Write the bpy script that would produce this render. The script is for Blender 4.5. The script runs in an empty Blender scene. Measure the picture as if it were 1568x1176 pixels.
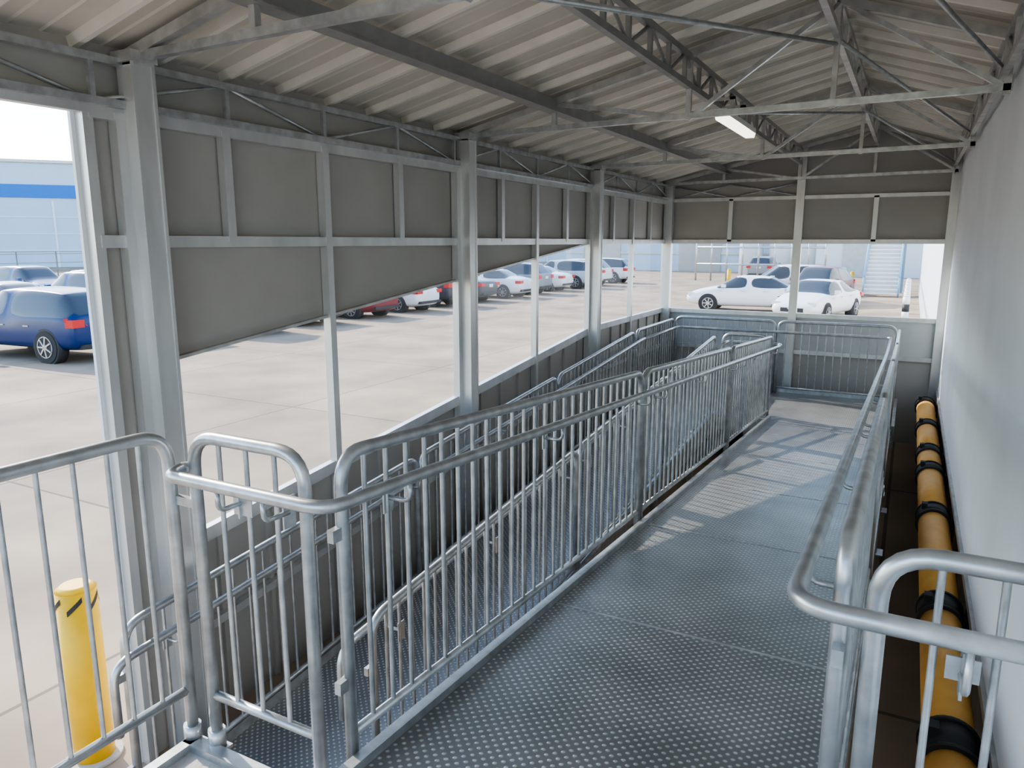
import bpy, bmesh, math, random
from mathutils import Vector, Matrix
random.seed(3)
G=2.8   # final lift so that ground is z=0 (everything below is authored with eye level = 0)
D=bpy.data
scene=bpy.context.scene
TOP=[]
# ---------------------------------------------------------------- materials
def mat(name,col,rough=.5,metal=0.0,noise=0.0,nscale=5.0,bump=0.0,bscale=40.0,spec=.5,stretch=(1,1,1)):
    m=D.materials.new(name); m.use_nodes=True
    nt=m.node_tree; b=nt.nodes['Principled BSDF']
    b.inputs['Base Color'].default_value=(*col,1); b.inputs['Roughness'].default_value=rough
    b.inputs['Metallic'].default_value=metal; b.inputs['Specular IOR Level'].default_value=spec
    geo=nt.nodes.new('ShaderNodeNewGeometry')
    mp=nt.nodes.new('ShaderNodeMapping'); mp.inputs['Scale'].default_value=stretch
    nt.links.new(geo.outputs['Position'],mp.inputs['Vector'])
    if noise>0:
        n=nt.nodes.new('ShaderNodeTexNoise'); n.inputs['Scale'].default_value=nscale; n.inputs['Detail'].default_value=6
        nt.links.new(mp.outputs[0],n.inputs['Vector'])
        r=nt.nodes.new('ShaderNodeValToRGB')
        r.color_ramp.elements[0].position=.3; r.color_ramp.elements[1].position=.7
        r.color_ramp.elements[0].color=(*[max(0,c*(1-noise)) for c in col],1)
        r.color_ramp.elements[1].color=(*[min(1,c*(1+noise)) for c in col],1)
        nt.links.new(n.outputs['Fac'],r.inputs[0]); nt.links.new(r.outputs[0],b.inputs['Base Color'])
    if bump>0:
        n2=nt.nodes.new('ShaderNodeTexNoise'); n2.inputs['Scale'].default_value=bscale; n2.inputs['Detail'].default_value=4
        nt.links.new(mp.outputs[0],n2.inputs['Vector'])
        bp=nt.nodes.new('ShaderNodeBump'); bp.inputs['Strength'].default_value=bump; bp.inputs['Distance'].default_value=.01
        nt.links.new(n2.outputs['Fac'],bp.inputs['Height']); nt.links.new(bp.outputs[0],b.inputs['Normal'])
    return m
galv=mat('galvanised_steel',(.50,.52,.535),.34,.7,.22,14)
galv_dk=mat('galvanised_truss',(.50,.50,.495),.44,.5,.2,10)
alu=mat('mill_aluminium',(.62,.63,.635),.38,.55,.12,6,stretch=(1,1,.3))
panel=mat('grey_wall_panel',(.42,.405,.38),.62,0,.05,2.5,.15,300)
panel_lo=mat('grey_lower_panel',(.50,.52,.53),.6,0,.08,2.5)
roofm=mat('beige_roof_sheet',(.56,.525,.465),.5,0,.10,1.6)
ribm=mat('roof_seam',(.72,.69,.63),.4,.1,.08,5)
purl=mat('dark_purlin',(.33,.33,.325),.5,.4,.1,8)
wallm=mat('white_painted_wall',(.86,.90,.94),.6,0,.05,1.3,.1,60)
found=mat('dark_foundation',(.15,.135,.12),.85,0,.3,4,.4,30)
conc=mat('landing_concrete',(.45,.43,.40),.85,0,.2,9,.5,60)
yel=mat('yellow_paint',(.88,.52,.01),.45,0,.08,8)
org=mat('orange_paint',(1.0,.52,.13),.5,0,.08,9)
blk=mat('black_rubber',(.03,.03,.03),.6)
wht=mat('white_paint',(.8,.8,.8),.4)
tyre=mat('tyre',(.025,.025,.027),.75)
rim=mat('alloy_rim',(.6,.6,.62),.3,.8)
cglass=mat('car_glass',(.03,.04,.05),.08,0,spec=.8)
red=mat('red_lens',(.6,.02,.02),.25)
lens=mat('head_lamp',(.8,.82,.85),.15)
blu=mat('blue_band',(.01,.15,.52),.6)
lbl=mat('pale_cladding',(.46,.57,.70),.6,0,.04,.3)
trimw=mat('white_cladding',(.70,.75,.80),.5)
bluest=mat('pale_blue_steel',(.18,.36,.55),.5,.1)
fenc=mat('fence_wire',(.22,.22,.22),.6,.3)
# ground
grd=D.materials.new('concrete_yard'); grd.use_nodes=True
nt=grd.node_tree; b=nt.nodes['Principled BSDF']; b.inputs['Roughness'].default_value=.9; b.inputs['Specular IOR Level'].default_value=.2
geo=nt.nodes.new('ShaderNodeNewGeometry')
br=nt.nodes.new('ShaderNodeTexBrick'); br.inputs['Scale'].default_value=1; br.offset=0
br.inputs['Brick Width'].default_value=4.6; br.inputs['Row Height'].default_value=4.6; br.inputs['Mortar Size'].default_value=.018
br.inputs['Color1'].default_value=(.41,.325,.24,1); br.inputs['Color2'].default_value=(.37,.297,.225,1); br.inputs['Mortar'].default_value=(.20,.165,.13,1)
nt.links.new(geo.outputs['Position'],br.inputs['Vector'])
n=nt.nodes.new('ShaderNodeTexNoise'); n.inputs['Scale'].default_value=.6; n.inputs['Detail'].default_value=12
nt.links.new(geo.outputs['Position'],n.inputs['Vector'])
r=nt.nodes.new('ShaderNodeValToRGB'); r.color_ramp.elements[0].color=(.66,.66,.66,1); r.color_ramp.elements[1].color=(1.15,1.13,1.1,1)
r.color_ramp.elements[0].position=.3; r.color_ramp.elements[1].position=.7
mx=nt.nodes.new('ShaderNodeMixRGB'); mx.blend_type='MULTIPLY'; mx.inputs[0].default_value=1
nt.links.new(n.outputs['Fac'],r.inputs[0]); nt.links.new(br.outputs[0],mx.inputs[1]); nt.links.new(r.outputs[0],mx.inputs[2]); nt.links.new(mx.outputs[0],b.inputs['Base Color'])
# perforated ramp deck
deckm=D.materials.new('punched_grip_plate'); deckm.use_nodes=True
nt=deckm.node_tree; b=nt.nodes['Principled BSDF']; b.inputs['Roughness'].default_value=.36; b.inputs['Metallic'].default_value=.55
geo=nt.nodes.new('ShaderNodeNewGeometry'); mp=nt.nodes.new('ShaderNodeMapping')
mp.inputs['Scale'].default_value=(1,1,0); mp.inputs['Rotation'].default_value=(0,0,math.radians(45))
nt.links.new(geo.outputs['Position'],mp.inputs['Vector'])
vo=nt.nodes.new('ShaderNodeTexVoronoi'); vo.inputs['Scale'].default_value=34; vo.inputs['Randomness'].default_value=0; vo.voronoi_dimensions='2D'
nt.links.new(mp.outputs[0],vo.inputs['Vector'])
r=nt.nodes.new('ShaderNodeValToRGB'); e=r.color_ramp.elements
e[0].position=.12; e[0].color=(.70,.70,.69,1); e[1].position=.30; e[1].color=(.28,.282,.28,1)
nt.links.new(vo.outputs['Distance'],r.inputs[0])
n=nt.nodes.new('ShaderNodeTexNoise'); n.inputs['Scale'].default_value=2.2; n.inputs['Detail'].default_value=8
nt.links.new(geo.outputs['Position'],n.inputs['Vector'])
r2=nt.nodes.new('ShaderNodeValToRGB'); r2.color_ramp.elements[0].color=(.74,.74,.74,1); r2.color_ramp.elements[1].color=(1.15,1.15,1.15,1)
r2.color_ramp.elements[0].position=.3; r2.color_ramp.elements[1].position=.7
mx=nt.nodes.new('ShaderNodeMixRGB'); mx.blend_type='MULTIPLY'; mx.inputs[0].default_value=1
nt.links.new(n.outputs['Fac'],r2.inputs[0]); nt.links.new(r.outputs[0],mx.inputs[1]); nt.links.new(r2.outputs[0],mx.inputs[2]); nt.links.new(mx.outputs[0],b.inputs['Base Color'])
bp=nt.nodes.new('ShaderNodeBump'); bp.inputs['Strength'].default_value=.7; bp.inputs['Distance'].default_value=.006
nt.links.new(r.outputs[0],bp.inputs['Height']); nt.links.new(bp.outputs[0],b.inputs['Normal'])
# clear vinyl / glass
gl=D.materials.new('clear_window_vinyl'); gl.use_nodes=True
nt=gl.node_tree; nt.nodes.clear()
o=nt.nodes.new('ShaderNodeOutputMaterial'); ms=nt.nodes.new('ShaderNodeMixShader'); tr=nt.nodes.new('ShaderNodeBsdfTransparent'); gs=nt.nodes.new('ShaderNodeBsdfGlossy')
tr.inputs[0].default_value=(.95,.95,.94,1); gs.inputs['Roughness'].default_value=.08; ms.inputs[0].default_value=.05
nt.links.new(tr.outputs[0],ms.inputs[1]); nt.links.new(gs.outputs[0],ms.inputs[2]); nt.links.new(ms.outputs[0],o.inputs[0])
# lamp
em=D.materials.new('lamp_diffuser'); em.use_nodes=True
b=em.node_tree.nodes['Principled BSDF']; b.inputs['Base Color'].default_value=(.95,.93,.85,1); b.inputs['Emission Color'].default_value=(1,.93,.75,1); b.inputs['Emission Strength'].default_value=1.8

# ---------------------------------------------------------------- mesh helpers
class MB:
    def __init__(s): s.bm=bmesh.new(); s.mats=[]
    def mi(s,m):
        if m not in s.mats: s.mats.append(m)
        return s.mats.index(m)
    def poly(s,pts,m):
        f=s.bm.faces.new([s.bm.verts.new(p) for p in pts]); f.material_index=s.mi(m); return f
    def prism(s,pts,off,m):
        a=[s.bm.verts.new(p) for p in pts]; b=[s.bm.verts.new(Vector(p)+Vector(off)) for p in pts]; n=len(a); k=s.mi(m)
        fs=[s.bm.faces.new(a),s.bm.faces.new(b[::-1])]+[s.bm.faces.new((a[(i+1)%n],a[i],b[i],b[(i+1)%n])) for i in range(n)]
        for f in fs: f.material_index=k
    def box(s,x0,x1,y0,y1,z0,z1,m):
        s.prism([(x0,y0,z0),(x1,y0,z0),(x1,y1,z0),(x0,y1,z0)],(0,0,z1-z0),m)
    def beam(s,p,q,w,h,m,up=(0,0,1)):
        p=Vector(p);q=Vector(q);d=(q-p).normalized();u=Vector(up)
        if abs(d.dot(u))>.98: u=Vector((1,0,0))
        sd=d.cross(u).normalized(); u=sd.cross(d)
        a=sd*w/2;c=u*h/2
        s.prism([p-a-c,p+a-c,p+a+c,p-a+c],q-p,m)
    def tube(s,pts,r,m,seg=10,cap=True):
        pts=[Vector(p) for p in pts]; k=s.mi(m); rings=[]
        t=(pts[1]-pts[0]).normalized(); u=Vector((0,0,1)) if abs(t.z)<.9 else Vector((1,0,0))
        nrm=t.cross(u).normalized()
        for i,p in enumerate(pts):
            if i==0: t=(pts[1]-pts[0]).normalized()
            elif i==len(pts)-1: t=(pts[-1]-pts[-2]).normalized()
            else: t=((pts[i+1]-p).normalized()+(p-pts[i-1]).normalized()).normalized()
            nrm=(nrm-t*nrm.dot(t)).normalized(); bn=t.cross(nrm)
            rings.append([s.bm.verts.new(p+nrm*r*math.cos(2*math.pi*j/seg)+bn*r*math.sin(2*math.pi*j/seg)) for j in range(seg)])
        for a,b in zip(rings,rings[1:]):
            for j in range(seg):
                f=s.bm.faces.new((a[j],a[(j+1)%seg],b[(j+1)%seg],b[j])); f.material_index=k; f.smooth=True
        if cap:
            for c in (rings[0][::-1],rings[-1]):
                f=s.bm.faces.new(c); f.material_index=k
    def cyl(s,c,r,h,m,seg=24,r2=None):
        r2=r if r2 is None else r2; c=Vector(c); k=s.mi(m)
        a=[s.bm.verts.new(c+Vector((r*math.cos(2*math.pi*j/seg),r*math.sin(2*math.pi*j/seg),0))) for j in range(seg)]
        b=[s.bm.verts.new(c+Vector((r2*math.cos(2*math.pi*j/seg),r2*math.sin(2*math.pi*j/seg),h))) for j in range(seg)]
        for j in range(seg):
            f=s.bm.faces.new((a[j],a[(j+1)%seg],b[(j+1)%seg],b[j])); f.material_index=k; f.smooth=True
        for cc in (a[::-1],b):
            f=s.bm.faces.new(cc); f.material_index=k
    def obj(s,name,parent=None,normals=True):
        if normals: bmesh.ops.recalc_face_normals(s.bm,faces=s.bm.faces[:])
        me=D.meshes.new(name); 
        vs=[v.co for v in s.bm.verts]
        c=Vector([(min(v[i] for v in vs)+max(v[i] for v in vs))/2 for i in range(3)])
        if parent is not None: c=Vector((0,0,0))
        bmesh.ops.translate(s.bm,verts=s.bm.verts[:],vec=-c)
        s.bm.to_mesh(me); s.bm.free()
        for m in s.mats: me.materials.append(m)
        ob=D.objects.new(name,me); ob.location=c; scene.collection.objects.link(ob)
        if parent is not None: ob.parent=parent
        else: TOP.append(ob)
        return ob
def empty(name,loc=(0,0,0)):
    e=D.objects.new(name,None); e.location=loc; scene.collection.objects.link(e); TOP.append(e); return e
def fillet(pts,r,n=6):
    pts=[Vector(p) for p in pts]; out=[pts[0]]
    for i in range(1,len(pts)-1):
        p=pts[i]; a=(pts[i-1]-p); b=(pts[i+1]-p); rr=min(r,a.length*.49,b.length*.49)
        A=p+a.normalized()*rr; B=p+b.normalized()*rr
        for k in range(n+1):
            t=k/n; out.append(A*(1-t)**2+p*2*t*(1-t)+B*t*t)
    out.append(pts[-1]); return out

# ---------------------------------------------------------------- key dims
XL=-3.45; YF=11.55; XR=.465; POSTS=[2.46,5.48,8.42]
EAVE=.90; RX=-.55
def roofz(x): return EAVE+(x+3.5)*.232 if x<=RX else EAVE+(RX+3.5)*.232-(x-RX)*.33
LAND=-2.18
def r1(y): return -1.521-.0694*y if 1.55<=y<=9.5 else (-1.629 if y<1.55 else LAND)
def r3(y): return LAND if y>=9.4 else LAND-.085*(9.4-y)
def shade(y): return min(0,-.612+.103*(y-2.6))
def sill(y): return min(-1.06,-1.654+.1*(y-2.58))

# ground
g=MB(); g.poly([(-220,-60,-G),(120,-60,-G),(120,260,-G),(-220,260,-G)],grd); g.obj('ground',normals=False)

# ---------------------------------------------------------------- roof (ceiling)
c=MB(); Y0=-1.6
xs=[-3.62,RX,XR+.02]
for a,b_ in zip(xs,xs[1:]):
    c.prism([(a,Y0,roofz(a)),(b_,Y0,roofz(b_)),(b_,Y0,roofz(b_)+.03),(a,Y0,roofz(a)+.03)],(0,YF+.15-Y0,0),roofm)
y=Y0+.05
while y<YF:
    for a,b_ in zip(xs,xs[1:]):
        c.prism([(a,y-.03,roofz(a)+.005),(a,y+.03,roofz(a)+.005),(a,y+.015,roofz(a)-.045),(a,y-.015,roofz(a)-.045)],(b_-a,0,roofz(b_)-roofz(a)),ribm)
        for dy in (.14,.28): c.prism([(a,y+dy-.012,roofz(a)+.002),(a,y+dy+.012,roofz(a)+.002),(a,y+dy,roofz(a)-.008)],(b_-a,0,roofz(b_)-roofz(a)),roofm)
    y+=.42
c.obj('ceiling')

# ---------------------------------------------------------------- walls
w=MB(); P0,P1=XL-.03,XL-.01
def yz(m,pts,mt,x=P0,th=.02): m.prism([(x,a,b) for a,b in pts],(th,0,0),mt)
yz(w,[(Y0,.62),(YF,.62),(YF,roofz(XL)),(Y0,roofz(XL))],panel)
yz(w,[(2.24,0),(YF,0),(YF,.64),(2.24,.64)],panel)
yz(w,[(2.24,-G),(2.50,-G),(2.50,0),(2.24,0)],panel)
yz(w,[(2.48,shade(2.48)),(8.5,shade(8.5)),(8.5,0),(2.48,0)],panel)
yz(w,[(2.48,-G),(8.5,-G),(8.5,sill(8.5)),(2.48,sill(2.48))],panel)
yz(w,[(8.5,-G),(YF,-G),(YF,-1.06),(8.5,-1.06)],panel)
def xb(z,y0,y1,h=.06,d=.05,m=alu,z1=None):
    w.beam((XL+.02,y0,z),(XL+.02,y1,z if z1 is None else z1),d,h,m)
xb(0,2.24,YF,.06); xb(.60,2.24,YF,.07); xb(.62,Y0,2.24,.07)
xb(sill(2.48),2.48,8.5,.08,z1=sill(8.5)); xb(-1.06,8.5,YF,.07)
xb(shade(2.48),2.48,8.3,.018,.035,m=galv_dk,z1=shade(8.3))
xb(sill(2.48)-.55,2.48,8.5,.05,z1=sill(8.5)-.55); xb(-1.62,8.5,YF,.05)
ups=[3.02,3.81,4.62, 6.20,6.92,7.68, 9.15,9.90,10.68]
for i,yy in enumerate(ups):
    full=(i%3==1)
    w.beam((XL+.025,yy,-G if full else 0),(XL+.025,yy,.6),.06 if full else .05,.055,alu,up=(0,1,0))
yy=2.8
while yy<YF-.1:
    w.box(XL-.01,XL+.012,yy-.015,yy+.015,-G,sill(yy)-.05,panel); yy+=.38
w.beam((XL+.01,2.235,-G),(XL+.01,2.235,.62),.06,.05,alu,up=(0,1,0))
w.beam((XL-.03,2.20,-G),(XL-.03,2.20,.62),.02,.02,trimw,up=(0,1,0))
w.obj('wall_left')

f=MB()
def xz(m,x0,x1,z0,z1,mt,y=YF,th=.02): m.box(x0,x1,y,y+th,z0,z1,mt)
f.prism([(XL,YF,0),(XR,YF,0),(XR,YF,roofz(XR)),(RX,YF,roofz(RX)),(XL,YF,roofz(XL))],(0,.02,0),panel)
xz(f,XL,XR,-1.6,-1.06,panel_lo); xz(f,XL,XR,-G,-1.6,panel)
f.beam((XL,YF-.02,0),(XR-.02,YF-.02,0),.05,.06,alu); f.beam((XL,YF-.02,.62),(XR-.02,YF-.02,.62),.05,.05,alu)
f.beam((XL,YF-.02,-1.06),(XR-.02,YF-.02,-1.06),.05,.06,alu); f.beam((XL,YF-.02,-1.6),(XR-.02,YF-.02,-1.6),.05,.06,alu)
for x in (-2.45,-.5): f.beam((x,YF-.02,0),(x,YF-.02,.62),.06,.05,alu,up=(0,1,0))
for x in (XL+.03,-1.48,XR-.05): f.beam((x,YF-.04,-G),(x,YF-.04,roofz(x)-.02),.11,.08,alu,up=(0,1,0))
for a,b_ in ((XL+.1,-2.45),(-2.45,-1.5)):
    f.tube([(a,YF-.03,.64),(b_,YF-.03,.83)],.014,galv,6); f.tube([(a,YF-.03,.83),(b_,YF-.03,.64)],.014,galv,6)
f.obj('wall_back')

r_=MB()
r_.box(XR,XR+.25,Y0,YF,-1.98,1.32,wallm); r_.box(XR+.03,XR+.25,Y0,YF,-G,-1.98,found)
r_.box(XR-.02,XR,Y0,YF,-2.03,-1.98,galv_dk)
r_.obj('wall_right')
t=MB(); t.box(XR,XR+20,YF+.03,46,-G,5.5,trimw); t.box(XR-.03,XR+.02,YF+.03,46,-1.9,-1.8,galv_dk); t.box(XR-.1,XR+20,YF+.03,46,5.5,5.7,galv_dk); t.obj('neighbouring_building_wing')

# windows
k=1
def win(pts,x=True):
    global k
    m=MB()
    if x: m.poly([(XL-.018,a,b) for a,b in pts],gl)
    else: m.poly([(a,YF+.012,b) for a,b in pts],gl)
    m.obj('window_%d'%k,normals=False); k+=1
for a,b_ in ((2.50,3.80),(3.82,5.46),(5.50,6.91),(6.93,8.4)):
    win([(a,sill(a)),(b_,sill(b_)),(b_,shade(b_)),(a,shade(a))])
for a,b_ in ((8.45,9.89),(9.91,11.45)): win([(a,-1.05),(b_,-1.05),(b_,0),(a,0)])
for a,b_ in ((XL+.08,-1.54),(-1.42,XR-.1)): win([(a,-1.05),(b_,-1.05),(b_,0),(a,0)],False)

# posts
for yy in POSTS:
    m=MB()
    m.box(XL+.03,XL+.15,yy-.05,yy+.05,-G,.86,alu)
    m.box(XL+.0,XL+.06,yy-.10,yy-.05,-G,.60,alu); m.box(XL+.0,XL+.06,yy+.05,yy+.09,-G,.60,alu)
    m.box(XL+.148,XL+.156,yy-.062,yy-.045,-G,.86,alu); m.box(XL+.148,XL+.156,yy+.045,yy+.062,-G,.86,alu)
    m.box(XL+.02,XL+.17,yy-.07,yy+.07,.83,.88,galv_dk)
    m.box(XL+.02,XL+.19,yy-.09,yy+.09,-G,-G+.015,galv_dk)
    m.obj('wall_post')
m=MB(); m.box(XL+.02,XL+.14,YF-.14,YF-.03,-G,.86,alu); m.box(XL+.0,XL+.16,YF-.17,YF-.02,-G,-G+.015,galv_dk); m.obj('wall_post')

# trusses along Y
def ltruss(name,x,z0,z1,step,r=.022,y0=Y0,y1=YF-.05,m_=galv_dk,flip=False):
    m=MB(); m.beam((x,y0,z0),(x,y1,z0),r*2,r*2,m_); m.beam((x,y0,z1),(x,y1,z1),r*2,r*2,m_)
    y=y0; n=int((y1-y0)/step); st=(y1-y0)/n
    for i in range(n):
        a,b_=y0+i*st,y0+(i+1)*st
        if i%2: m.tube([(x,a,z0),(x,b_,z1)],r*.6,m_,6)
        else: m.tube([(x,a,z1),(x,b_,z0)],r*.6,m_,6)
        m.beam((x,a,z0),(x,a,z1),r*1.4,r*1.4,m_,up=(0,1,0))
    return m.obj(name)
ltruss('eave_truss',XL+.06,.64,.83,.76,.018,m_=galv)
ltruss('roof_truss',-1.5,1.08,1.27,.38,.02,m_=purl)
ltruss('roof_truss',RX,1.30,1.50,.5,.02)
ltruss('roof_truss',XR-.08,.98,1.18,.5,.018)
m=MB(); m.beam((-2.55,Y0,roofz(-2.55)-.085),(-2.55,YF-.02,roofz(-2.55)-.085),.05,.09,purl); m.box(-2.6,-2.5,Y0,YF-.02,roofz(-2.55)-.14,roofz(-2.55)-.13,purl); m.obj('roof_purlin')
for yy in [-.5,2.46,5.48,8.42,11.42]:
    m=MB(); zt=.86
    m.beam((XL+.05,yy,zt),(XR-.03,yy,zt+.04),.04,.04,galv)
    def rz(x): return roofz(x)-.075
    m.beam((XL+.05,yy,rz(XL+.05)+.02),(RX,yy,rz(RX)),.05,.05,galv_dk); m.beam((RX,yy,rz(RX)),(XR-.03,yy,rz(XR)),.05,.05,galv_dk)
    for x in (-2.55,-1.5,RX): m.beam((x,yy,zt),(x,yy,rz(x)),.035,.035,galv_dk,up=(0,1,0))
    m.beam((-2.55,yy,rz(-2.55)),(-1.5,yy,zt+.01),.03,.03,galv); m.beam((-1.5,yy,zt),(RX,yy,rz(RX)),.03,.03,galv)
    m.beam((RX,yy,rz(RX)),(XR-.05,yy,zt+.03),.03,.03,galv)
    m.beam((XR-.06,yy,.86),(XR-.06,yy,rz(XR)),.04,.04,galv_dk,up=(0,1,0))
    m.box(XL+.05,XL+.17,yy-.05,yy+.05,zt-.04,zt-.03,galv_dk)
    m.obj('cross_truss')
m=MB()
for a,b_ in ((2.46,5.48),(5.48,8.42),(8.42,11.4)):
    m.tube([(RX,a,1.28),(XR-.08,b_,1.0)],.014,galv,6); m.tube([(-1.5,a,.9),(RX,b_,1.25)],.014,galv,6)
m.obj('wind_brace_rods')

# lamp
e=empty('strip_light_fixture',(-1.31,6.2,.90))
m=MB(); m.box(-.045,.045,-.56,.56,-.0,.04,wht); m.box(-.02,.02,-.2,-.18,.04,.18,galv_dk); m.box(-.02,.02,.2,.22,.04,.18,galv_dk)
m.box(-.2,.02,-.2,-.18,.16,.18,galv_dk);m.box(-.2,.02,.2,.22,.16,.18,galv_dk);m.obj('housing',e)
m=MB(); m.prism([(-.045,-.55,0),(.045,-.55,0),(.035,-.55,-.035),(-.035,-.55,-.035)],(0,1.10,0),em); m.obj('diffuser',e)

# ---------------------------------------------------------------- ramps
def deck(name,x0,x1,ys,fz,m_=deckm):
    m=MB()
    for a,b_ in zip(ys,ys[1:]):
        za,zb=fz(a+1e-4),fz(b_-1e-4)
        m.prism([(x0,a,za-.03),(x0,b_,zb-.03),(x0,b_,zb),(x0,a,za)],(x1-x0,0,0),m_)
    return m
m=deck('a',-1.40,-.07,[1.55,9.5],r1)
for x in (-1.405,-.065):
    m.prism([(x-.02,1.5,r1(1.56)-.20),(x-.02,9.5,r1(9.49)-.20),(x-.02,9.5,r1(9.49)+.035),(x-.02,1.5,r1(1.56)+.035)],(.04,0,0),galv)
for yy in (3.05,4.49,5.8,7.18,8.4,9.4):   # deck module joints
    m.box(-1.38,-.09,yy-.006,yy+.006,r1(yy)-.01,r1(yy)+.003,galv_dk)
for yy in (2.3,4.49,5.8,7.18,8.4):
    for x in (-1.40,-.08):
        m.box(x-.03,x+.03,yy-.03,yy+.03,-G,r1(yy)-.1,galv); m.box(x-.08,x+.08,yy-.08,yy+.08,-G,-G+.012,galv)
    m.beam((-1.38,yy,r1(yy)-.12),(-.08,yy,r1(yy)-.12),.05,.08,galv_dk)
m.obj('ramp_deck')
m=deck('b',-3.15,-2.08,[2.2,9.4],r3)
for x in (-3.16,-2.08):
    m.prism([(x-.02,2.0,-G),(x-.02,9.4,LAND-.2),(x-.02,9.4,LAND+.035),(x-.02,2.0,-G+.06)],(.04,0,0),galv)
for yy in (5.6,7.0,8.4):
    for x in (-3.12,-2.1): m.box(x-.03,x+.03,yy-.03,yy+.03,-G,r3(yy)-.03,galv)
m.obj('ramp_deck')
m=MB(); m.box(-3.2,-.04,9.5,11.3,LAND-.03,LAND,deckm); m.box(-3.2,-1.9,9.4,9.5,LAND-.03,LAND,deckm)
m.box(-3.22,-.02,11.3,11.34,LAND-.2,LAND+.06,galv); m.box(-.05,-.01,9.5,11.34,LAND-.2,LAND+.06,galv); m.box(-3.24,-3.2,9.4,11.34,LAND-.2,LAND+.06,galv)
m.box(-2.05,-1.42,9.44,9.48,LAND-.2,LAND,galv)
for x in (-3.1,-1.7,-.15):
    for yy in (9.6,11.2): m.box(x-.03,x+.03,yy-.03,yy+.03,-G,LAND-.03,galv)
m.obj('ramp_landing')
m=MB(); m.box(-2.08,-1.45,-1.6,1.50,-G,-1.76,conc); m.box(-1.45,.44,-1.6,1.54,-G,-1.65,conc); m.box(-1.45,.44,-1.6,1.545,-1.65,-1.63,deckm)
m.box(-2.12,-1.43,1.50,1.55,-1.84,-1.73,galv); m.box(-2.12,-2.08,-1.6,1.55,-1.84,-1.73,galv)
m.obj('dock_landing')

# ---------------------------------------------------------------- railings
HR=1.015; R=.021
def railpanel(m,p,q,zp,zq,H=HR,drop=.12,r=R,sp=.108,bot=.085,rc=.11):
    px,py=p;qx,qy=q
    m.tube(fillet([(px,py,zp-drop),(px,py,zp+H),(qx,qy,zq+H),(qx,qy,zq-drop)],rc,7),r,galv,12)
    m.tube([(px,py,zp+bot),(qx,qy,zq+bot)],.016,galv,8)
    L=math.hypot(qx-px,qy-py); n=max(2,int(round(L/sp)))
    for i in range(1,n):
        t=i/n; x=px+(qx-px)*t; y=py+(qy-py)*t; z=zp+(zq-zp)*t
        top=H
        d=min(t,1-t)*L
        if d<rc: top=H-(rc-d)*.35
        m.tube([(x,y,z+bot),(x,y,z+top)],.0085,galv,6,False)
    for (x,y,z) in ((px,py,zp),(qx,qy,zq)):
        m.cyl((x,y,z-drop),.03,.07,galv,12); m.box(x-.035,x+.035,y-.035,y+.035,z-drop-.012,z-drop,galv)
def brackets(m,pairs):
    for a,b_ in pairs:
        a=Vector(a);b_=Vector(b_)
        m.tube(fillet([a,(b_.x,b_.y,a.z-.0),(b_.x,b_.y,b_.z)],.03,4),.008,galv,6)
        m.beam(a+Vector((0,0,-.05)),a+Vector((0,0,.05)),.05,.006,galv)
HH=.905
def sec(m,x,ys,fz,hx=None):
    for a,b_ in zip(ys,ys[1:]):
        railpanel(m,(x,a+.025),(x,b_-.025),fz(a+.025),fz(b_-.025))
        if hx is not None:
            for yy in (a+.25,(a+b_)/2,b_-.12):
                brackets(m,[((x,yy,fz(yy)+HH-.08),(hx,yy,fz(yy)+HH-.02))])
        m.box(x-.012,x+.012,a-.03,a+.03,fz(a)+.25,fz(a)+.29,galv); m.box(x-.012,x+.012,a-.03,a+.03,fz(a)+.75,fz(a)+.79,galv)
m=MB(); X1=-1.45
sec(m,X1,[1.60,4.49,7.18,9.6],r1,-1.36)
railpanel(m,(-1.53,1.56),(-2.01,1.56),-1.63,-1.63)
path=[(-1.36,9.62,LAND+HH),(-1.36,9.5,r1(9.5)+HH),(-1.36,1.9,r1(1.9)+HH),(-1.36,1.46,-1.63+HH),(-2.01,1.46,-1.63+HH),(-2.04,1.54,-1.63+HH),(-2.01,1.57,-1.63+HH)]
m.tube(fillet(path,.09,7),.02,galv,12)
for x in (-1.79,-1.6): brackets(m,[((x,1.56,-1.63+HH-.08),(x,1.46,-1.63+HH-.02))])
m.beam((-1.82,1.545,-.80),(-1.74,1.545,-.80),.004,.09,galv)
m.box(-2.10,-2.01,1.54,1.56,-.86,-.83,galv)
m.obj('ramp_railing')
m=MB(); railpanel(m,(-2.11,1.54),(-2.11,-.35),-1.63,-1.63); railpanel(m,(-2.11,-.4),(-2.11,-1.6),-1.63,-1.63); m.obj('dock_railing')
m=MB(); X2=-.065
sec(m,X2,[1.60,4.2,6.8,9.45],r1,-.155)
m.obj('ramp_railing')
m=MB()
railpanel(m,(.0,1.60),(.43,1.60),-1.63,-1.63)
path=[(-.155,11.1,LAND+HH),(-.155,9.5,LAND+HH),(-.155,1.9,r1(1.9)+HH),(-.155,1.50,-1.63+HH),(.43,1.50,-1.63+HH)]
m.tube(fillet(path,.10,8),.021,galv,12)
m.beam((.13,1.59,-.83),(.19,1.59,-.83),.005,.05,galv); brackets(m,[((.16,1.60,-.84),(.16,1.5,-.745))])
m.obj('dock_railing')
m=MB()
fl=lambda y:LAND
sec(m,X2,[9.5,11.2],fl)
for a,b_ in ((-3.12,-1.66),(-1.62,-.1)): railpanel(m,(a,11.22),(b_,11.22),LAND,LAND,H=1.05)
m.tube(fillet([(-3.06,9.5,LAND+HH),(-3.06,11.13,LAND+HH),(-.155,11.13,LAND+HH),(-.155,10.9,LAND+HH)],.1),.02,galv,10)
sec(m,-3.15,[9.4,11.2],fl)
railpanel(m,(-2.06,9.66),(-1.50,9.66),LAND,LAND)
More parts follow.
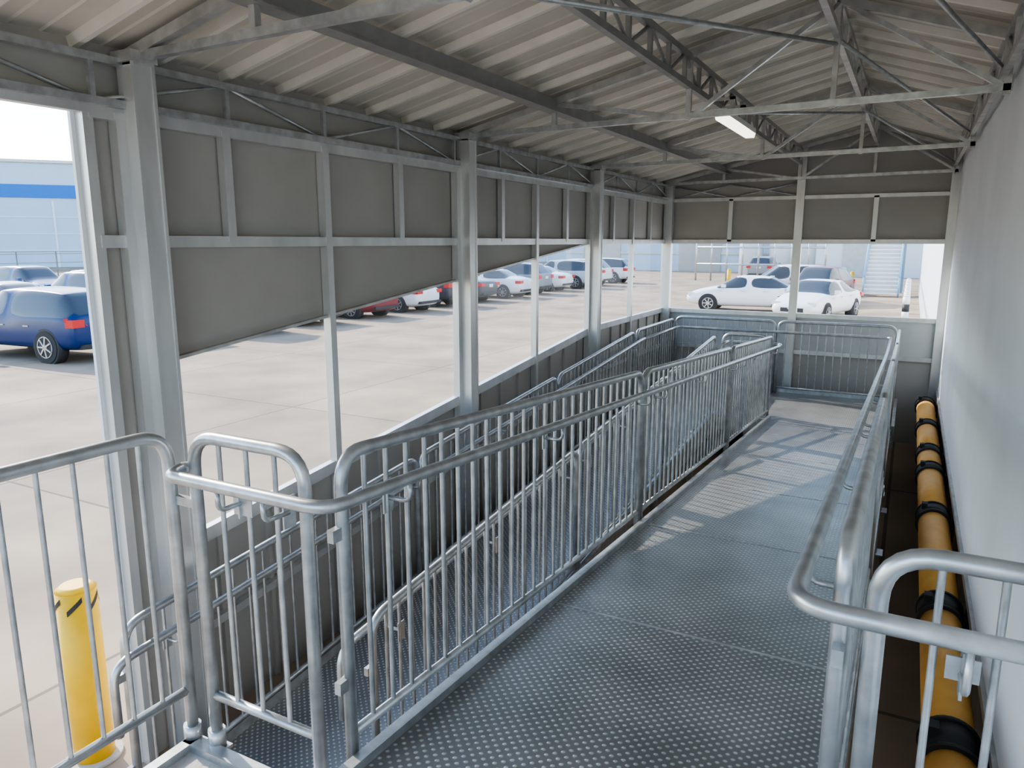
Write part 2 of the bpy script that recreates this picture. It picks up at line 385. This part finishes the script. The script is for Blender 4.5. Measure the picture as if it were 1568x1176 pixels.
m.tube(fillet([(-2.02,9.4,LAND+HH),(-2.02,9.76,LAND+HH),(-1.36,9.76,LAND+HH),(-1.36,9.6,LAND+HH)],.08),.02,galv,10)
m.obj('landing_railing')
m=MB()
sec(m,-3.15,[1.95,4.4,6.9,9.35],r3,-3.06)
m.tube(fillet([(-3.06,1.85,r3(1.9)+.55),(-3.06,1.85,r3(1.9)+HH),(-3.06,9.4,LAND+HH),(-3.06,9.5,LAND+HH)],.1),.02,galv,10)
m.obj('ramp_railing')
m=MB()
sec(m,-2.10,[2.5,5.0,7.3,9.4],r3,-2.19)
m.tube(fillet([(-2.19,2.4,r3(2.4)+.55),(-2.19,2.4,r3(2.4)+HH),(-2.19,9.4,LAND+HH)],.1),.02,galv,10)
m.obj('ramp_railing')

# ---------------------------------------------------------------- bollards
m=MB(); m.cyl((-3.75,2.12,-G),.10,1.0,yel,32); m.cyl((-3.75,2.12,-1.8),.10,.025,yel,32,.07)
for i in range(6):
    a=i*math.pi/3
    pts=[[],[]]
    N=5
    lo=[];hi=[]
    for q in range(N+1):
        u=q/N
        da=.75*u; z=-1.915+.07*u
        lo.append((-3.75+.1025*math.cos(a+da),2.12+.1025*math.sin(a+da),z)); hi.append((-3.75+.1025*math.cos(a+da),2.12+.1025*math.sin(a+da),z+.03))
    for q in range(N): m.poly([lo[q],lo[q+1],hi[q+1],hi[q]],blk)
m.cyl((-3.75,2.12,-G),.14,.02,conc,24)
m.obj('yellow_bollard',normals=False)
# horizontal padded guard rail along the right-hand wall
m=MB(); gx,gz=.325,-2.13; bands=[2.1,3.3,4.63,6.35,7.6,8.3,9.5,10.9]
for a,b_ in zip(bands,bands[1:]):
    m.tube([(gx,a+.02,gz),(gx,b_-.02,gz)],.105,org,28)
for yy in bands:
    m.tube([(gx,yy-.09,gz),(gx,yy+.09,gz)],.117,blk,28)
    m.tube([(gx,yy-.11,gz),(gx,yy-.085,gz)],.124,blk,28); m.tube([(gx,yy+.085,gz),(gx,yy+.11,gz)],.124,blk,28)
    m.box(gx,XR-.001,yy-.05,yy+.05,gz-.03,gz+.03,blk); m.box(gx-.03,gx+.03,yy-.04,yy+.04,-G,gz-.09,galv_dk)
    m.box(XR-.012,XR+.0,yy-.08,yy+.08,gz-.12,gz+.14,blk)
    m.box(gx-.09,gx-.05,yy-.03,yy+.03,gz+.09,gz+.135,blk)
m.obj('padded_guard_rail')

# ---------------------------------------------------------------- cars
SED=[(-2.40,.42,.80,.84,.66,.50),(-2.32,.26,.95,.99,.82,.6),(-1.85,.22,1.00,1.06,.90,.66),(-1.6,.2,1.0,1.09,.91,.64),(-.95,.2,.98,1.40,.92,.56),(-.16,.2,.97,1.45,.92,.59),(-.06,.2,.97,1.45,.92,.59),(.42,.2,.96,1.42,.92,.58),(1.15,.2,.94,1.01,.91,.66),(1.9,.22,.82,.88,.88,.6),(2.28,.26,.68,.74,.80,.55),(2.42,.36,.58,.62,.62,.45)]
SUV=[(-2.38,.48,.92,.98,.74,.6),(-2.32,.34,1.06,1.16,.88,.68),(-2.22,.3,1.08,1.26,.91,.70),(-1.85,.28,1.08,1.62,.93,.60),(-1.62,.28,1.08,1.66,.93,.62),(-1.0,.28,1.06,1.70,.94,.64),(-.1,.28,1.05,1.71,.94,.65),(0,.28,1.05,1.71,.94,.65),(.5,.28,1.04,1.66,.94,.63),(1.25,.28,1.02,1.12,.93,.70),(1.95,.3,.92,.99,.90,.64),(2.3,.34,.78,.86,.82,.6),(2.42,.45,.66,.72,.66,.5)]
paints={}
def paint(c):
    if c not in paints: paints[c]=mat('car_paint_%d'%len(paints),c,.25,.1,spec=.4)
    return paints[c]
def car(name,loc,head,col,kind='sed',detail=True):
    S=SED if kind=='sed' else SUV; pm=paint(col)
    e=empty(name,(loc[0],loc[1],-G)); e.rotation_euler=(0,0,head)
    m=MB(); rings=[]
    for (x,zb,belt,top,w_,wr) in S:
        h=[(0,zb),(w_*.86,zb),(w_*.985,zb+.16),(w_,(zb+belt)/2),(w_*.96,belt),(wr*1.02,top-.04),(wr*.75,top-.005),(0,top)]
        ring=[(x,-a,z) for a,z in h]+[(x,a,z) for a,z in h[-2:0:-1]]
        rings.append([m.bm.verts.new(p) for p in ring])
    pmi=m.mi(pm); gi=m.mi(cglass); n=len(rings[0])
    for i,(A,B) in enumerate(zip(rings,rings[1:])):
        s0,s1=S[i],S[i+1]; g0=s0[3]-s0[2]>.15; g1=s1[3]-s1[2]>.15
        pil=abs(s1[0]-s0[0]-.1)<.02
        for j in range(n):
            f=m.bm.faces.new((A[j],A[(j+1)%n],B[(j+1)%n],B[j])); f.smooth=True; f.material_index=pmi
            side=j in (4,9); topf=j in (5,6,7,8)
            if side and (g0 or g1) and not pil: f.material_index=gi
            if topf and (g0!=g1 or (abs(s1[3]-s0[3])>.3)): f.material_index=gi
    m.bm.faces.new(rings[0][::-1]).material_index=pmi; m.bm.faces.new(rings[-1]).material_index=pmi
    cr=m.bm.edges.layers.float.new('crease_edge')
    for ed in m.bm.edges:
        fs=ed.link_faces
        if len(fs)==2 and fs[0].material_index!=fs[1].material_index: ed[cr]=.8
    bo=m.obj('body',e)
    sb=bo.modifiers.new('s','SUBSURF'); sb.levels=2; sb.render_levels=2
    r=.33 if kind=='sed' else .38; W=.90 if kind=='sed' else .92
    wx=(-1.42,1.45)
    q=0
    for x in wx:
        for s in (-1,1):
            q+=1; m=MB()
            def ycyl(y0,y1,rr,mt,seg=28):
                m.tube([(x,y0,r),(x,y1,r)],rr,mt,seg)
            ycyl(s*(W-.26),s*(W+.005),r+.055,blk); ycyl(s*(W-.2),s*(W+.025),r,tyre); ycyl(s*(W-.1),s*(W+.03),r*.66,blk)
            for a in range(7):
                an=a*2*math.pi/7
                m.beam((x,s*(W+.032),r),(x+r*.62*math.cos(an),s*(W+.032),r+r*.62*math.sin(an)),.035,.05,rim,up=(0,1,0))
            m.tube([(x,s*(W+.025),r),(x,s*(W+.045),r)],.07,rim,12)
            for a in range(24):
                an=a*2*math.pi/24; an2=(a+1)*2*math.pi/24
                m.beam((x+r*.65*math.cos(an),s*(W+.03),r+r*.65*math.sin(an)),(x+r*.65*math.cos(an2),s*(W+.03),r+r*.65*math.sin(an2)),.02,.02,rim,up=(0,1,0))
            m.obj('wheel_%d'%q,e)
    m=MB(); zb=.86 if kind=='sed' else 1.0
    for s in (-1,1):
        ya,yb=s*.52,s*.80
        if kind=='suv': m.prism([(-2.36,ya,zb-.13),(-2.22,s*.88,zb-.13),(-2.10,s*.92,zb+.05),(-2.3,ya+s*.15,zb+.06)],(-.02,0,.02),red); m.box(-2.38,-2.12,min(s*.6,s*.9),max(s*.6,s*.9),zb-.14,zb+.04,red)
        else: m.box(-2.385,-2.1,min(s*.5,s*.86),max(s*.5,s*.86),zb-.10,zb+.04,red)
        m.box(2.05,2.30,min(s*.5,s*.78),max(s*.5,s*.78),(.62 if kind=='sed' else .76),(.74 if kind=='sed' else .90),lens)
        m.box(.75,.93,min(s*.9,s*1.06),max(s*.9,s*1.06),(.98 if kind=='sed' else 1.06),(1.1 if kind=='sed' else 1.2),pm)
    m.box(-2.40,-2.36,-.16,.16,zb-.16,zb-.02,wht); m.box(-2.42,-2.2,-.72,.72,.36,.46,blk); m.box(2.25,2.41,-.4,.4,.40,.54,blk)
    for xx in (-1.0,-.1,.8):
        for s in (-1,1): m.box(xx+.12,xx+.3,min(s*.915,s*.94),max(s*.915,s*.94),.84,.865,rim)
    m.obj('lamps_and_trim',e)
    return e
PI=math.pi
car('blue_suv',(-19.1,10.75),PI+.08,(.006,.028,.12),'suv')
rowc=[(13.6,(.35,.36,.38),'sed'),(16.4,(.05,.05,.06),'suv'),(19.3,(.04,.04,.05),'sed'),(22.1,(.22,.03,.04),'sed'),(24.9,(.78,.78,.78),'sed'),(27.7,(.05,.05,.06),'suv'),(30.5,(.06,.06,.07),'sed'),(33.4,(.75,.75,.76),'sed'),(36.3,(.25,.27,.3),'suv'),(39.3,(.8,.8,.8),'sed'),(42.3,(.4,.45,.5),'suv'),(45.3,(.8,.8,.8),'suv'),(49,(.75,.76,.8),'suv')]
for y,cc,kd in rowc: car('parked_car',(-19.5+random.uniform(-.3,.3),y),PI,cc,kd)
for i,(x,y,cc,kd) in enumerate([(-36,11,(.25,.03,.05),'suv'),(-36,14,(.3,.32,.34),'suv'),(-36,17,(.10,.22,.42),'sed'),(-36,20,(.06,.14,.3),'suv'),(-36,23,(.2,.2,.22),'sed'),(-28,11.6,(.16,.015,.03),'suv'),(-28,14.6,(.30,.34,.38),'sed'),(-28,17.6,(.03,.10,.26),'suv'),(-28,20.6,(.2,.2,.22),'suv'),(-28,24,(.05,.05,.06),'suv'),(-28,27,(.04,.04,.05),'sed'),(-28,30.5,(.25,.03,.05),'suv'),(-28,35,(.06,.06,.07),'suv'),(-28,40,(.75,.76,.8),'suv'),(-28,45,(.10,.12,.2),'suv')]):
    car('parked_car',(x,y),PI if x>-30 else 0,cc,kd)
car('white_sedan',(-5.85,31.6),PI+.06,(.85,.86,.87),'sed')
car('white_sedan',(-2.95,29.6),-PI/2-.25,(.85,.86,.87),'sed')
car('parked_car',(-5.3,38.5),PI+.3,(.8,.8,.82),'suv')
car('parked_car',(-3.6,36.5),-PI/2-.2,(.16,.03,.03),'suv')
car('parked_car',(-4.2,44),PI/2,(.1,.1,.11),'sed')
car('parked_car',(-10,60),PI/2,(.3,.32,.34),'suv')

# ---------------------------------------------------------------- distance
e=empty('warehouse_building',(-84,50,-G)); e.rotation_euler=(0,0,math.atan2(.80,.66)+0)
m=MB(); L=75
m.box(-L,L,0,30,0,7.5,lbl); m.box(-L,L,-.15,30,7.5,8.9,blu); m.box(-L,L,-.05,30,8.9,11.2,lbl); m.box(-L,L,-.3,30,11.2,11.5,galv_dk)
for z in (1.8,3.6,5.4): m.box(-L,L,-.06,0,z,z+.08,trimw)
for i in range(-7,8): m.box(i*10-.1,i*10+.1,-.08,0,0,7.2,trimw)
m.obj('cladding',e)
m=MB()
for i in range(0,33):
    x=-48; y=2+i*2.4; m.tube([(x,y,-G),(x,y,-.6)],.04,fenc,6)
for z in (-.62,-.75,-1.3,-1.8,-2.3,-2.7): m.tube([(-48,2,z),(-48,79,z)],.018,fenc,5)
m.obj('chain_link_fence')
m=MB(); m.box(-32,-7,72,90,-G,6,lbl); m.box(-32,-7,71.9,72,-1.2,-1.0,galv_dk); m.box(-30,-26,71.85,72,-G,1.5,panel); m.box(-20,-16,71.85,72,-G,1.5,panel)
m.box(-7,1,66,90,-G,5,trimw); m.box(-5,-2,65.9,66,-G,.2,panel_lo)
for x in (-12.5,-10,-8): m.cyl((x,68,-G),1.0,6,trimw,24)
m.obj('industrial_building')
m=MB()
for i in range(9):
    x=-14+i*1.1; m.tube([(x,55,-G),(x,55,1.0)],.07,galv,8)
for z in (-.4,-1.6,.6): m.tube([(-14,55,z),(-5.2,55,z)],.07,galv,8)
m.obj('pipe_rack')
for x,y in ((-9.9,47),(-2.9,46)):
    m=MB(); m.cyl((x,y,-G),.12,1.1,yel,16); m.cyl((x,y,-G+1.1),.12,.06,yel,16,.05); m.obj('yellow_bollard')
for i in range(6):
    m=MB(); x,y=-.05,28+i*2.6
    for kz in range(4): m.cyl((x,y,-G+kz*.25),.11,.25,wht if kz%2 else blk,16)
    m.cyl((x,y,-G+1.0),.11,.05,wht,16,.05); m.obj('striped_bollard')
m=MB(); n=14
for i in range(n):
    z=-G+(i+1)*.2; y=42.6+i*.28
    m.box(-2.1,-.5,y,y+.3,z-.05,z,wht); m.box(-2.1,-.5,y+.28,y+.3,z-.04,z+.15,panel_lo)
for x in (-2.12,-.48):
    m.beam((x,42.6,-G+.1),(x,42.6+n*.28,-G+n*.2),.06,.25,bluest)
    m.tube([(x,42.6,-G+1.0),(x,42.6+n*.28,-G+n*.2+1),(x,49,-G+n*.2+1)],.05,bluest,8)
    m.tube([(x,42.6,-G+.6),(x,42.6+n*.28,-G+n*.2+.55),(x,49,-G+n*.2+.55)],.04,bluest,8)
    for i in range(0,n+1,3):
        y=42.6+i*.28; m.tube([(x,y,-G+i*.2),(x,y,-G+i*.2+1)],.04,bluest,8)
m.box(-2.3,-.3,46.4,49,-.1,0,trimw)
for x in (-2.2,-.4):
    for y in (46.6,48.8): m.box(x-.06,x+.06,y-.06,y+.06,-G,-.1,bluest)
m.obj('metal_staircase')

# ---------------------------------------------------------------- lift, camera, light
for ob in TOP: ob.location.z+=G
cam=D.objects.new('camera',D.cameras.new('camera')); scene.collection.objects.link(cam)
cam.location=(0,0,G); cam.data.lens=25.99; cam.data.sensor_width=36; cam.data.clip_start=.05; cam.data.clip_end=600
yaw=math.radians(28.1); p=math.radians(10.9)
Fv=Vector((-math.sin(yaw)*math.cos(p),math.cos(yaw)*math.cos(p),-math.sin(p)))
cam.rotation_euler=Fv.to_track_quat('-Z','Y').to_euler(); scene.camera=cam

sd=Vector((-1.0,.28,.63)).normalized()
sun=D.objects.new('sun',D.lights.new('sun','SUN')); sun.data.energy=5.6; sun.data.angle=.009; sun.data.color=(1,.93,.82)
sun.rotation_euler=sd.to_track_quat('Z','Y').to_euler(); scene.collection.objects.link(sun)
wd=D.worlds.new('world'); scene.world=wd; wd.use_nodes=True; nt=wd.node_tree
sk=nt.nodes.new('ShaderNodeTexSky'); sk.sky_type='NISHITA'; sk.sun_disc=False
sk.sun_elevation=math.asin(sd.z); sk.sun_rotation=math.atan2(sd.x,sd.y); sk.air_density=1.0; sk.dust_density=.6; sk.ozone_density=1
nt.links.new(sk.outputs[0],nt.nodes['Background'].inputs[0]); nt.nodes['Background'].inputs[1].default_value=.5
scene.view_settings.view_transform='AgX'
scene.view_settings.look='AgX - Medium High Contrast'
scene.view_settings.exposure=.55
print('DONE')
